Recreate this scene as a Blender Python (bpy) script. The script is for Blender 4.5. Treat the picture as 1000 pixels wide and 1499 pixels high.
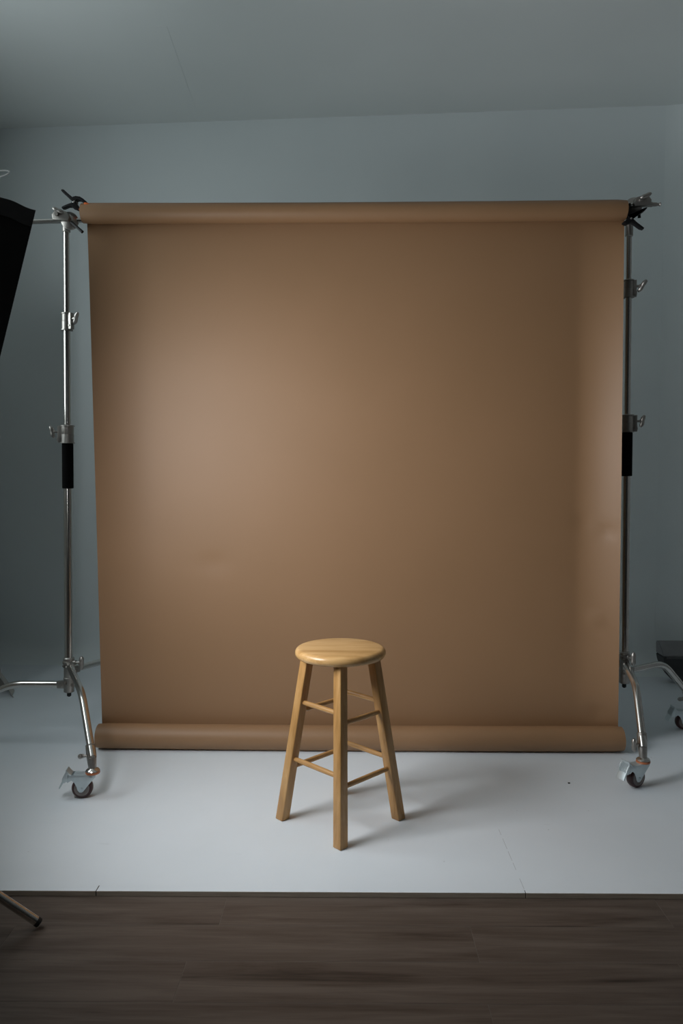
import bpy, bmesh, math, random
from mathutils import Vector, Matrix, noise
random.seed(7)
R = math.radians
for o in list(bpy.data.objects):
    bpy.data.objects.remove(o)
S = bpy.context.scene
COL = S.collection

# ------------------------------------------------------------------ camera
CAM_H, FPX, PITCH, YAW = 1.21, 1095.0, R(2.88), R(0.5)
cd = bpy.data.cameras.new('camera')
cam = bpy.data.objects.new('camera', cd)
COL.objects.link(cam)
cd.sensor_fit = 'VERTICAL'
cd.sensor_height = 36.0
cd.lens = 36.0 * FPX / 1499.0
cam.location = (0, 0, CAM_H)
cam.rotation_euler = (math.pi / 2 - PITCH, 0, YAW)
cd.clip_start = 0.02
S.camera = cam

# ------------------------------------------------------------------ view + world
S.view_settings.view_transform = 'Standard'
S.view_settings.look = 'None'
S.view_settings.gamma = 1.0
S.view_settings.use_curve_mapping = False
S.view_settings.exposure = 0.0
W = bpy.data.worlds.new('daylight')
S.world = W
W.use_nodes = True
bg = W.node_tree.nodes['Background']
bg.inputs[0].default_value = (0.84, 0.87, 0.86, 1)
bg.inputs[1].default_value = 0.015

# window daylight from the left, just in front of the backdrop's plane
WINDOW_POWER = 17.5
wl = bpy.data.lights.new('window_daylight', 'AREA')
wl.shape = 'RECTANGLE'
wl.size, wl.size_y = 0.9, 1.2
wl.color = (0.87, 0.965, 0.995)
wl.energy = WINDOW_POWER
wlo = bpy.data.objects.new('window_daylight', wl)
COL.objects.link(wlo)
wlo.location = (-2.28, 2.72, 2.2)
wlo.rotation_euler = (R(90), 0, R(-90))

SOFTBOX_STRENGTH = 21.5
SOFTBOX_COLOR = (0.955, 0.975, 1.0)

# ------------------------------------------------------------------ pixel helper (1000 x 1499 frame)
CR = cam.rotation_euler.to_matrix()
def ray(px, py):
    return CR @ Vector(((px - 500.0) / FPX, -(py - 749.5) / FPX, -1.0))
def at(px, py, Y):
    d = ray(px, py)
    return Vector((0, 0, CAM_H)) + d * (Y / d.y)
def ground(px, py, z=0.0):
    d = ray(px, py)
    return Vector((0, 0, CAM_H)) + d * ((z - CAM_H) / d.z)

# ------------------------------------------------------------------ object helpers
ORG = {}
def link(name, bm, mat, parent=None, origin=None, sharp=38, smooth=True):
    bmesh.ops.recalc_face_normals(bm, faces=bm.faces)
    if smooth:
        for f in bm.faces:
            f.smooth = True
        a = R(sharp)
        for e in bm.edges:
            e.smooth = len(e.link_faces) == 2 and e.calc_face_angle(0) < a
    if origin is None:
        n = len(bm.verts)
        lo = [min(v.co[i] for v in bm.verts) for i in range(3)]
        hi = [max(v.co[i] for v in bm.verts) for i in range(3)]
        origin = Vector(((lo[0] + hi[0]) / 2, (lo[1] + hi[1]) / 2, lo[2] if parent is None else (lo[2] + hi[2]) / 2))
    origin = Vector(origin)
    bmesh.ops.translate(bm, verts=bm.verts, vec=-origin)
    me = bpy.data.meshes.new(name)
    bm.to_mesh(me)
    bm.free()
    for m in (mat if isinstance(mat, (list, tuple)) else [mat]):
        me.materials.append(m)
    o = bpy.data.objects.new(name, me)
    COL.objects.link(o)
    place(o, origin, parent)
    return o
def place(o, origin, parent):
    ORG[o.name] = origin
    if parent is not None:
        o.parent = parent
        o.location = origin - ORG[parent.name]
    else:
        o.location = origin
def thing(name, label, cat, loc, group=None):
    o = bpy.data.objects.new(name, None)
    o.empty_display_size = 0.1
    COL.objects.link(o)
    place(o, Vector(loc), None)
    return tag(o, label, cat, group)
def tag(o, label, cat, group=None):
    o['label'] = label
    o['category'] = cat
    if group:
        o['group'] = group
    return o
def structure(o, label=None, cat=None):
    o['kind'] = 'structure'
    if label:
        o['label'] = label
        o['category'] = cat
    return o

# ------------------------------------------------------------------ mesh helpers
def frame_of(d):
    d = Vector(d).normalized()
    up = Vector((0, 0, 1)) if abs(d.z) < 0.95 else Vector((0, 1, 0))
    x = up.cross(d).normalized()
    return x, d.cross(x).normalized(), d
def sweep(bm, pts, rads, seg=20, cap=True):
    pts = [Vector(p) for p in pts]
    if not isinstance(rads, (list, tuple)):
        rads = [rads] * len(pts)
    rings = []
    x = None
    for i, p in enumerate(pts):
        if i == 0: t = pts[1] - p
        elif i == len(pts) - 1: t = p - pts[-2]
        else: t = (pts[i + 1] - p).normalized() + (p - pts[i - 1]).normalized()
        t.normalize()
        if x is None:
            x = frame_of(t)[0]
        else:
            x = (x - t * x.dot(t)).normalized()
        y = t.cross(x)
        rings.append([bm.verts.new(p + (x * math.cos(2 * math.pi * k / seg) + y * math.sin(2 * math.pi * k / seg)) * rads[i]) for k in range(seg)])
    for a, b in zip(rings, rings[1:]):
        for k in range(seg):
            bm.faces.new((a[k], a[(k + 1) % seg], b[(k + 1) % seg], b[k]))
    if cap:
        bm.faces.new(rings[0][::-1])
        bm.faces.new(rings[-1])
    return bm
def rod(bm, a, b, r, r2=None, seg=20, bev=0.0):
    a, b = Vector(a), Vector(b)
    r2 = r if r2 is None else r2
    if bev:
        d = (b - a).normalized() * bev
        return profile(bm, a, b, [(0, r - bev), (bev, r), ((b - a).length - bev, r2), ((b - a).length, r2 - bev)], seg)
    return profile(bm, a, b, [(0, r), ((b - a).length, r2)], seg)
def profile(bm, a, b, prof, seg=24):
    """lathe: prof = (distance along a->b, radius)"""
    a = Vector(a)
    x, y, d = frame_of(Vector(b) - a)
    rings = []
    for s, r in prof:
        c = a + d * s
        rings.append([bm.verts.new(c + (x * math.cos(2 * math.pi * k / seg) + y * math.sin(2 * math.pi * k / seg)) * max(r, 1e-5)) for k in range(seg)])
    for p, q in zip(rings, rings[1:]):
        for k in range(seg):
            bm.faces.new((p[k], p[(k + 1) % seg], q[(k + 1) % seg], q[k]))
    bm.faces.new(rings[0][::-1])
    bm.faces.new(rings[-1])
    return bm
def box(bm, lo, hi, M=None, bev=0.0):
    t = bmesh.new()
    bmesh.ops.create_cube(t, size=1)
    for v in t.verts:
        v.co = Vector(((lo[i] + hi[i]) / 2 + v.co[i] * (hi[i] - lo[i]) for i in range(3)))
    if bev:
        bmesh.ops.bevel(t, geom=t.edges[:], offset=bev, segments=2, profile=0.5, affect='EDGES')
    return absorb(bm, t, M)
def absorb(bm, t, M=None):
    if M is not None:
        bmesh.ops.transform(t, matrix=M, verts=t.verts)
    me = bpy.data.meshes.new('tmp')
    t.to_mesh(me)
    t.free()
    bm.from_mesh(me)
    bpy.data.meshes.remove(me)
    return bm
def prism(bm, pts, o, ex, ey, n, thick, bev=0.0):
    """extrude a 2-D outline (u, v) on axes ex, ey at o, centred on normal n"""
    t = bmesh.new()
    o, ex, ey, n = Vector(o), Vector(ex), Vector(ey), Vector(n).normalized()
    lo = [t.verts.new(o + ex * u + ey * v - n * thick / 2) for u, v in pts]
    hi = [t.verts.new(o + ex * u + ey * v + n * thick / 2) for u, v in pts]
    k = len(pts)
    t.faces.new(lo[::-1])
    t.faces.new(hi)
    for i in range(k):
        t.faces.new((lo[i], lo[(i + 1) % k], hi[(i + 1) % k], hi[i]))
    bmesh.ops.recalc_face_normals(t, faces=t.faces)
    if bev:
        ed = [e for e in t.edges if not (abs((e.verts[0].co - e.verts[1].co).normalized().dot(n)) > 0.99)]
        bmesh.ops.bevel(t, geom=ed, offset=bev, segments=2, profile=0.5, affect='EDGES')
    return absorb(bm, t)
def ball(bm, c, r, sc=(1, 1, 1), u=20, v=12):
    t = bmesh.new()
    bmesh.ops.create_uvsphere(t, u_segments=u, v_segments=v, radius=r)
    return absorb(bm, t, Matrix.Translation(Vector(c)) @ Matrix.Diagonal((*sc, 1)))
def arc(c, r, a0, a1, n):
    return [(c[0] + r * math.cos(R(a0 + (a1 - a0) * i / n)), c[1] + r * math.sin(R(a0 + (a1 - a0) * i / n))) for i in range(n + 1)]
B = bmesh.new

# ------------------------------------------------------------------ materials
def mat(name, col, rough=0.5, metal=0.0, spec=0.5):
    m = bpy.data.materials.new(name)
    m.use_nodes = True
    p = m.node_tree.nodes['Principled BSDF']
    p.inputs['Base Color'].default_value = (*col, 1)
    p.inputs['Roughness'].default_value = rough
    p.inputs['Metallic'].default_value = metal
    p.inputs['Specular IOR Level'].default_value = spec
    return m
def nd(m, t, **kw):
    n = m.node_tree.nodes.new(t)
    for k, v in kw.items():
        if k in n.inputs: n.inputs[k].default_value = v
        else: setattr(n, k, v)
    return n
def lk(m, a, b): m.node_tree.links.new(a, b)
def pb(m): return m.node_tree.nodes['Principled BSDF']
def coords(m, scale=(1, 1, 1), kind='Object'):
    tc = nd(m, 'ShaderNodeTexCoord')
    mp = nd(m, 'ShaderNodeMapping')
    mp.inputs['Scale'].default_value = scale
    lk(m, tc.outputs[kind], mp.inputs['Vector'])
    return mp.outputs['Vector']
def ramp(m, fac, stops):
    r = nd(m, 'ShaderNodeValToRGB')
    e = r.color_ramp.elements
    while len(e) < len(stops): e.new(0.5)
    for i, (p, c) in enumerate(stops):
        e[i].position = p
        e[i].color = (*c, 1)
    lk(m, fac, r.inputs['Fac'])
    return r.outputs['Color']
def tex(m, vec, scale, detail=4, rough=0.5, dist=0.0):
    n = nd(m, 'ShaderNodeTexNoise')
    n.inputs['Scale'].default_value = scale
    n.inputs['Detail'].default_value = detail
    n.inputs['Roughness'].default_value = rough
    n.inputs['Distortion'].default_value = dist
    lk(m, vec, n.inputs['Vector'])
    return n.outputs['Fac']
def bump(m, h, strength, dist=0.01):
    b = nd(m, 'ShaderNodeBump')
    b.inputs['Strength'].default_value = strength
    b.inputs['Distance'].default_value = dist
    lk(m, h, b.inputs['Height'])
    lk(m, b.outputs['Normal'], pb(m).inputs['Normal'])
def mottled(name, c0, c1, scale, rough, bscale=None, bstr=0.0, stretch=(1, 1, 1), metal=0.0, spec=0.5, bdist=0.002):
    m = mat(name, c0, rough, metal, spec)
    v = coords(m, stretch)
    lk(m, ramp(m, tex(m, v, scale), [(0.3, c0), (0.7, c1)]), pb(m).inputs['Base Color'])
    if bscale:
        bump(m, tex(m, v, bscale, 6), bstr, bdist)
    return m

M_WALL = mottled('white_wall_paint', (0.80, 0.86, 0.87), (0.84, 0.90, 0.905), 1.5, 0.75, 160, 0.10, spec=0.25)
M_SIDE = mottled('side_wall_paint', (0.70, 0.72, 0.70), (0.74, 0.76, 0.74), 1.5, 0.8, 160, 0.10, spec=0.2)
M_BOUNCE_CUT = mottled('bounce_cut_grey', (0.22, 0.23, 0.23), (0.25, 0.26, 0.26), 1.5, 0.8, 160, 0.10, spec=0.2)  # added dark tone for the right wall's unseen front, cuts bounced light
M_CEIL = mottled('ceiling_paint', (0.79, 0.83, 0.82), (0.83, 0.87, 0.86), 1.2, 0.85, 90, 0.12, spec=0.2)
M_PAPER = mottled('brown_paper', (0.300, 0.167, 0.080), (0.312, 0.174, 0.085), 3.0, 0.55, 240, 0.03, spec=0.62)
M_CORE = mottled('cardboard', (0.30, 0.22, 0.15), (0.36, 0.27, 0.19), 40, 0.8)
M_STEEL = mottled('chromed_steel', (0.56, 0.54, 0.51), (0.62, 0.60, 0.57), 6, 0.20, metal=1.0)
M_CAST = mottled('cast_nickel', (0.34, 0.325, 0.30), (0.42, 0.40, 0.375), 30, 0.44, 200, 0.05, metal=1.0)
M_ZINC = mottled('zinc_plate', (0.55, 0.62, 0.65), (0.63, 0.70, 0.72), 22, 0.42, metal=0.65)
M_BLACKP = mottled('black_plastic', (0.006, 0.006, 0.007), (0.009, 0.009, 0.010), 30, 0.6, spec=0.25)
M_FOAM = mottled('black_foam', (0.003, 0.003, 0.003), (0.005, 0.005, 0.005), 200, 1.0, 500, 0.2, spec=0.08)
M_RUBBER = mottled('black_rubber', (0.008, 0.008, 0.008), (0.012, 0.012, 0.012), 60, 0.7)
M_ORANGE = mottled('orange_rubber', (0.75, 0.13, 0.02), (0.82, 0.17, 0.03), 40, 0.5)
M_WASHER = mottled('orange_washer', (0.42, 0.13, 0.05), (0.50, 0.17, 0.07), 40, 0.35)
M_TREAD = mottled('maroon_tread', (0.040, 0.011, 0.011), (0.055, 0.016, 0.015), 60, 0.35)
M_WHEEL = mottled('grey_wheel_core', (0.17, 0.15, 0.14), (0.22, 0.20, 0.19), 50, 0.5)
M_BOX = mottled('black_softbox_cloth', (0.007, 0.007, 0.008), (0.010, 0.010, 0.011), 30, 0.75, 300, 0.2)
M_HEM = mottled('charcoal_hem', (0.055, 0.055, 0.058), (0.066, 0.066, 0.069), 30, 0.8, 400, 0.3)
M_CURTAIN = mottled('pale_cloth', (0.42, 0.40, 0.37), (0.48, 0.46, 0.43), 12, 0.9, 300, 0.2)
M_BAG = mottled('charcoal_bag_cloth', (0.045, 0.046, 0.047), (0.060, 0.061, 0.062), 20, 0.7, 200, 0.2)
M_FLAP = mottled('dark_grey_flap', (0.24, 0.24, 0.245), (0.28, 0.28, 0.285), 20, 0.8)
M_TRIM = mottled('grey_strap', (0.10, 0.10, 0.10), (0.12, 0.12, 0.12), 30, 0.6)
M_CORD = mottled('pale_cord', (0.42, 0.42, 0.41), (0.50, 0.50, 0.49), 30, 0.6)
M_PLASTIC = mottled('white_plastic', (0.55, 0.55, 0.54), (0.6, 0.6, 0.59), 30, 0.4)

def glow(name, col, strength):
    m = bpy.data.materials.new(name)
    m.use_nodes = True
    n = m.node_tree.nodes
    n.clear()
    e = n.new('ShaderNodeEmission')
    e.inputs[0].default_value = (*col, 1)
    e.inputs[1].default_value = strength
    out = n.new('ShaderNodeOutputMaterial')
    m.node_tree.links.new(e.outputs[0], out.inputs[0])
    return m
M_GLOW = glow('lit_diffuser', SOFTBOX_COLOR, SOFTBOX_STRENGTH)

def wood_light(name, along, c=((0.46, 0.25, 0.085), (0.62, 0.37, 0.150), (0.72, 0.46, 0.21)), seed=0.0, strips=False):
    """pale varnished hardwood, grain along the given local axis"""
    m = mat(name, c[1], 0.27, 0, 0.5)
    tc = nd(m, 'ShaderNodeTexCoord')
    mp = nd(m, 'ShaderNodeMapping')
    s = [26.0, 26.0, 26.0]
    s[along] = 2.2
    mp.inputs['Scale'].default_value = s
    mp.inputs['Location'].default_value = (seed, seed * 1.7, seed * 0.6)
    lk(m, tc.outputs['Object'], mp.inputs['Vector'])
    a = tex(m, mp.outputs['Vector'], 1.0, 5, 0.6, 0.4)
    b = tex(m, mp.outputs['Vector'], 7.0, 3, 0.6)
    mx = nd(m, 'ShaderNodeMath', operation='MULTIPLY_ADD')
    lk(m, b, mx.inputs[0])
    mx.inputs[1].default_value = 0.30
    lk(m, a, mx.inputs[2])
    sub = nd(m, 'ShaderNodeMath', operation='SUBTRACT')
    lk(m, mx.outputs[0], sub.inputs[0])
    sub.inputs[1].default_value = 0.15
    f = sub.outputs[0]
    if strips:
        sx = nd(m, 'ShaderNodeSeparateXYZ')
        lk(m, tc.outputs['Object'], sx.inputs[0])
        dv = nd(m, 'ShaderNodeMath', operation='MULTIPLY')
        lk(m, sx.outputs[1 if along == 0 else 0], dv.inputs[0])
        dv.inputs[1].default_value = 1 / 0.062
        fl = nd(m, 'ShaderNodeMath', operation='FLOOR')
        lk(m, dv.outputs[0], fl.inputs[0])
        wn = nd(m, 'ShaderNodeTexWhiteNoise', noise_dimensions='1D')
        lk(m, fl.outputs[0], wn.inputs['W'])
        ma = nd(m, 'ShaderNodeMath', operation='MULTIPLY_ADD')
        lk(m, wn.outputs['Value'], ma.inputs[0])
        ma.inputs[1].default_value = 0.22
        lk(m, f, ma.inputs[2])
        sb = nd(m, 'ShaderNodeMath', operation='SUBTRACT')
        lk(m, ma.outputs[0], sb.inputs[0])
        sb.inputs[1].default_value = 0.015
        f = sb.outputs[0]
    lk(m, ramp(m, f, [(0.28, c[0]), (0.50, c[1]), (0.72, c[2])]), pb(m).inputs['Base Color'])
    bump(m, b, 0.06, 0.001)
    return m
M_SEAT = wood_light('seat_wood', 0, seed=2.0, strips=True)
LEGC = ((0.33, 0.165, 0.050), (0.47, 0.255, 0.090), (0.58, 0.345, 0.140))
M_LEGW = wood_light('leg_wood', 2, LEGC, seed=5.0)
M_RUNG = wood_light('rung_wood', 0, LEGC, seed=9.0)

# dark plank floor
M_PLANK = mat('dark_oak_planks', (0.05, 0.04, 0.03), 0.5, 0, 0.3)
def _plank():
    m = M_PLANK
    at_ = nd(m, 'ShaderNodeAttribute', attribute_name='plank')
    tc = nd(m, 'ShaderNodeTexCoord')
    cx = nd(m, 'ShaderNodeVectorMath', operation='MULTIPLY_ADD')
    lk(m, at_.outputs['Vector'], cx.inputs[0])
    cx.inputs[1].default_value = (37, 21, 11)
    lk(m, tc.outputs['Object'], cx.inputs[2])
    mp = nd(m, 'ShaderNodeMapping')
    mp.inputs['Scale'].default_value = (1.3, 15, 1)
    lk(m, cx.outputs[0], mp.inputs['Vector'])
    a = tex(m, mp.outputs['Vector'], 1.2, 6, 0.62, 0.7)
    mp2 = nd(m, 'ShaderNodeMapping')
    mp2.inputs['Scale'].default_value = (5, 110, 1)
    lk(m, cx.outputs[0], mp2.inputs['Vector'])
    b = tex(m, mp2.outputs['Vector'], 1.0, 4, 0.6)
    s = nd(m, 'ShaderNodeMath', operation='MULTIPLY_ADD')
    lk(m, b, s.inputs[0])
    s.inputs[1].default_value = 0.35
    lk(m, a, s.inputs[2])
    v = nd(m, 'ShaderNodeMath', operation='MULTIPLY_ADD')
    lk(m, at_.outputs['Fac'], v.inputs[0])
    v.inputs[1].default_value = 0.015
    lk(m, s.outputs[0], v.inputs[2])
    lk(m, ramp(m, v.outputs[0], [(0.38, (0.022, 0.015, 0.011)), (0.56, (0.080, 0.058, 0.045)), (0.84, (0.132, 0.102, 0.083))]), pb(m).inputs['Base Color'])
    bump(m, b, 0.25, 0.002)
_plank()
M_GAP = mottled('plank_joint', (0.11, 0.092, 0.076), (0.16, 0.135, 0.115), 20, 0.9)

# painted platform with scuffs, specks and a cracked seam
M_PLAT = mat('painted_platform', (0.66, 0.72, 0.745), 0.55, 0, 0.35)
def _plat():
    m = M_PLAT
    v = coords(m)
    base = ramp(m, tex(m, v, 1.6, 5, 0.6), [(0.3, (0.74, 0.795, 0.835)), (0.7, (0.79, 0.84, 0.88))])
    sp = ramp(m, tex(m, v, 55, 2, 0.5), [(0.775, (0, 0, 0)), (0.80, (1, 1, 1))])
    sc = ramp(m, tex(m, coords(m, (1.2, 5, 1)), 4.0, 6, 0.7), [(0.66, (0, 0, 0)), (0.80, (0.35, 0.35, 0.35))])
    mx = nd(m, 'ShaderNodeMix', data_type='RGBA')
    lk(m, sc, mx.inputs[0]); lk(m, base, mx.inputs[6])
    mx.inputs[7].default_value = (0.40, 0.43, 0.44, 1)
    m2 = nd(m, 'ShaderNodeMix', data_type='RGBA')
    ml = nd(m, 'ShaderNodeMath', operation='MULTIPLY')
    lk(m, sp, ml.inputs[0]); ml.inputs[1].default_value = 0.45
    lk(m, ml.outputs[0], m2.inputs[0]); lk(m, mx.outputs[2], m2.inputs[6])
    m2.inputs[7].default_value = (0.28, 0.29, 0.29, 1)
    lk(m, m2.outputs[2], pb(m).inputs['Base Color'])
    bump(m, tex(m, v, 35, 5), 0.05, 0.002)
_plat()
M_PLY = mottled('plywood_edge', (0.46, 0.40, 0.32), (0.66, 0.58, 0.48), 3, 0.85, stretch=(4, 1, 160))
M_CRACK = mottled('seam_dirt', (0.34, 0.36, 0.37), (0.44, 0.46, 0.47), 30, 0.9)
M_GAPD = mottled('open_seam', (0.03, 0.028, 0.025), (0.05, 0.045, 0.04), 30, 0.9)

# ================================================================== the setting
ZC = 3.40                                   # ceiling height
WALL_Y0, WALL_T = 4.70, math.tan(R(3.7))    # back wall runs slightly askew: right end nearer
def wall_y(x): return WALL_Y0 - WALL_T * x
XL, XR = -2.35, 2.17
EDGE_Y = ground(500, 1306).y
WOOD_Z = -0.016

# dark plank floor: one mesh, planks in staggered rows
def plank_floor():
    bm = B()
    lay = bm.verts.layers.float_vector.new('plank')
    y_top = ground(500, 1355.3, WOOD_Z).y
    w = 0.1495
    offs = {0: -0.351, 1: 0.332, 2: -0.407, 3: 0.325}
    for r in range(-2, 26):
        hi = y_top - (r - 1) * w
        lo = hi - w
        j0 = offs.get(r, random.uniform(-0.6, 0.6))
        j = j0 - 1.235 * 4
        while j < XR:
            a, b = max(j, XL), min(j + 1.235, XR)
            j += 1.235
            if b - a < 0.02: continue
            t = bmesh.new()
            bmesh.ops.create_cube(t, size=1)
            for v in t.verts:
                v.co = Vector(((a + b) / 2 + v.co.x * (b - a - 0.0011), (lo + hi) / 2 + v.co.y * (w - 0.0015), WOOD_Z - 0.008 + v.co.z * 0.016))
            bmesh.ops.bevel(t, geom=[e for e in t.edges if all(v.co.z > WOOD_Z - 0.008 for v in e.verts)], offset=0.0004, segments=1, affect='EDGES')
            n0 = len(bm.verts)
            absorb(bm, t)
            bm.verts.ensure_lookup_table()
            lay = bm.verts.layers.float_vector['plank']
            val = Vector((random.random(), random.random(), random.random()))
            for v in bm.verts[n0:]:
                v[lay] = val
    n0 = len(bm.faces)
    box(bm, (XL, y_top - 26 * w, WOOD_Z - 0.022), (XR, y_top + 3 * w, WOOD_Z - 0.0005))
    bm.faces.ensure_lookup_table()
    for f in bm.faces[n0:]:
        f.material_index = 1
    return bm
structure(link('floor', plank_floor(), [M_PLANK, M_GAP], smooth=False), 'dark brown oak plank floor in front of the white platform', 'floor')

# white platform slab with plywood edge
bm = B()
YB = 5.2
def slab(bm, x0, x1):
    n0 = len(bm.faces)
    box(bm, (x0, EDGE_Y, WOOD_Z), (x1, YB, 0.0), bev=0.0012)
    bm.faces.ensure_lookup_table()
    for f in bm.faces[n0:]:
        if f.calc_center_median().y < EDGE_Y + 0.004 and f.calc_center_median().z < -0.0004:
            f.material_index = 1
    return bm
S1, S2 = -0.733, 0.515
slab(bm, XL, S1 - 0.0012); slab(bm, S1 + 0.0012, S2 - 0.0008); slab(bm, S2 + 0.0008, XR)
n0 = len(bm.faces)
# filler in the seams, open for a few centimetres at the front edge
box(bm, (S1 - 0.002, EDGE_Y + 0.03, -0.010), (S1 + 0.002, YB, 0.0))
box(bm, (S2 - 0.002, EDGE_Y + 0.015, -0.010), (S2 + 0.002, YB, 0.0))
n1 = len(bm.faces)
# cracked filler along the right seam
y = EDGE_Y + 0.02
while y < EDGE_Y + 0.36:
    L = random.uniform(0.02, 0.06)
    box(bm, (S2 - 0.0005, y, -0.002), (S2 + 0.0005, y + L, 0.0002))
    y += L + random.uniform(0.0, 0.05)
n2 = len(bm.faces)
box(bm, (S1 - 0.0014, EDGE_Y + 0.001, WOOD_Z + 0.001), (S1 + 0.0014, EDGE_Y + 0.032, -0.0008))
box(bm, (S2 - 0.0012, EDGE_Y + 0.001, WOOD_Z + 0.001), (S2 + 0.0012, EDGE_Y + 0.018, -0.0008))
bm.faces.ensure_lookup_table()
for f in bm.faces[n1:]:
    f.material_index = 2
for f in bm.faces[n2:]:
    f.material_index = 3
structure(link('platform', bm, [M_PLAT, M_PLY, M_CRACK, M_GAPD], smooth=False), 'white painted platform floor with raw plywood front edge', 'floor')

# back wall with a coved foot
bm = B()
RC = 0.15
prof = [(-RC, 0.0005)] + [(-RC + RC * math.sin(R(a)), RC - RC * math.cos(R(a)) + 0.0005) for a in range(9, 91, 9)] + [(0, ZC)]
nx = 30
grid = []
for i in range(nx + 1):
    x = XL + (XR - XL) * i / nx
    grid.append([bm.verts.new((x, wall_y(x) + dy, z)) for dy, z in prof] + [bm.verts.new((x, wall_y(x) + 0.12, ZC)), bm.verts.new((x, wall_y(x) + 0.12, 0.0005))])
for a, b in zip(grid, grid[1:]):
    k = len(a)
    for j in range(k):
        bm.faces.new((a[j], b[j], b[(j + 1) % k], a[(j + 1) % k]))
bm.faces.new(grid[0]); bm.faces.new(grid[-1][::-1])
structure(link('wall_back', bm, M_WALL), 'white back wall with a coved foot behind the brown backdrop', 'wall')

WY0, WY1, WZ0, WZ1 = 2.12, 3.18, 1.52, 2.88
bm = B()
for lo, hi in (((-1.8, WOOD_Z), (WY0, ZC)), ((WY1, WOOD_Z), (5.0, ZC)), ((WY0, WOOD_Z), (WY1, WZ0)), ((WY0, WZ1), (WY1, ZC))):
    box(bm, (XL - 0.1, lo[0], lo[1]), (XL, hi[0], hi[1]))
structure(link('wall_left', bm, M_SIDE, smooth=False), 'left side wall of the studio', 'wall')
bm = B()
for lo, hi in (((WY0, WZ0), (WY0 + 0.05, WZ1)), ((WY1 - 0.05, WZ0), (WY1, WZ1)), ((WY0 + 0.05, WZ0), (WY1 - 0.05, WZ0 + 0.05)), ((WY0 + 0.05, WZ1 - 0.05), (WY1 - 0.05, WZ1))):
    box(bm, (XL - 0.09, lo[0], lo[1]), (XL - 0.03, hi[0], hi[1]), bev=0.004)
structure(link('window_1', bm, M_PLASTIC), 'window frame in the left wall', 'window')
bm = B()
RW = 0.30
TH = 90 - 3.7                                # arc ends tangent to the askew back wall
tx = XR - RW + RW * math.cos(R(TH))
yc = wall_y(tx) - 0.0006 - RW * math.sin(R(TH))
o = [(XR, -1.8), (XR, 3.6)] + [(XR - RW + RW * math.cos(R(TH * i / 18)), yc + RW * math.sin(R(TH * i / 18))) for i in range(19)] + [(tx, 5.0), (XR + 0.1, 5.0), (XR + 0.1, -1.8)]
prism(bm, o, (0, 0, (WOOD_Z + ZC) / 2), (1, 0, 0), (0, 1, 0), (0, 0, 1), ZC - WOOD_Z)
for f in bm.faces:
    if f.calc_center_median().y < 3.0 and len(f.verts) == 4:
        f.material_index = 1  # out-of-view stretch darkened to dim bounce on ceiling and backdrop
structure(link('wall_right', bm, [M_WALL, M_BOUNCE_CUT]), 'right side wall of the studio', 'wall')
bm = B(); box(bm, (XL - 0.1, -1.8, ZC), (XR + 0.1, 5.1, ZC + 0.1))
# taped board joint, a low ridge across the ceiling
def joint(bm, a, b, w):
    d = b - a
    prism(bm, [(-w / 2, 0), (w / 2, 0), (w / 2, d.length), (-w / 2, d.length)], a, Vector((d.y, -d.x, 0)).normalized(), d.normalized(), (0, 0, 1), 0.0016, 0.0007)
joint(bm, ground(236, 38, ZC), ground(281, 162, ZC), 0.055)
structure(link('ceiling', bm, M_CEIL, smooth=False), 'plain grey-white studio ceiling', 'ceiling')

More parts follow.
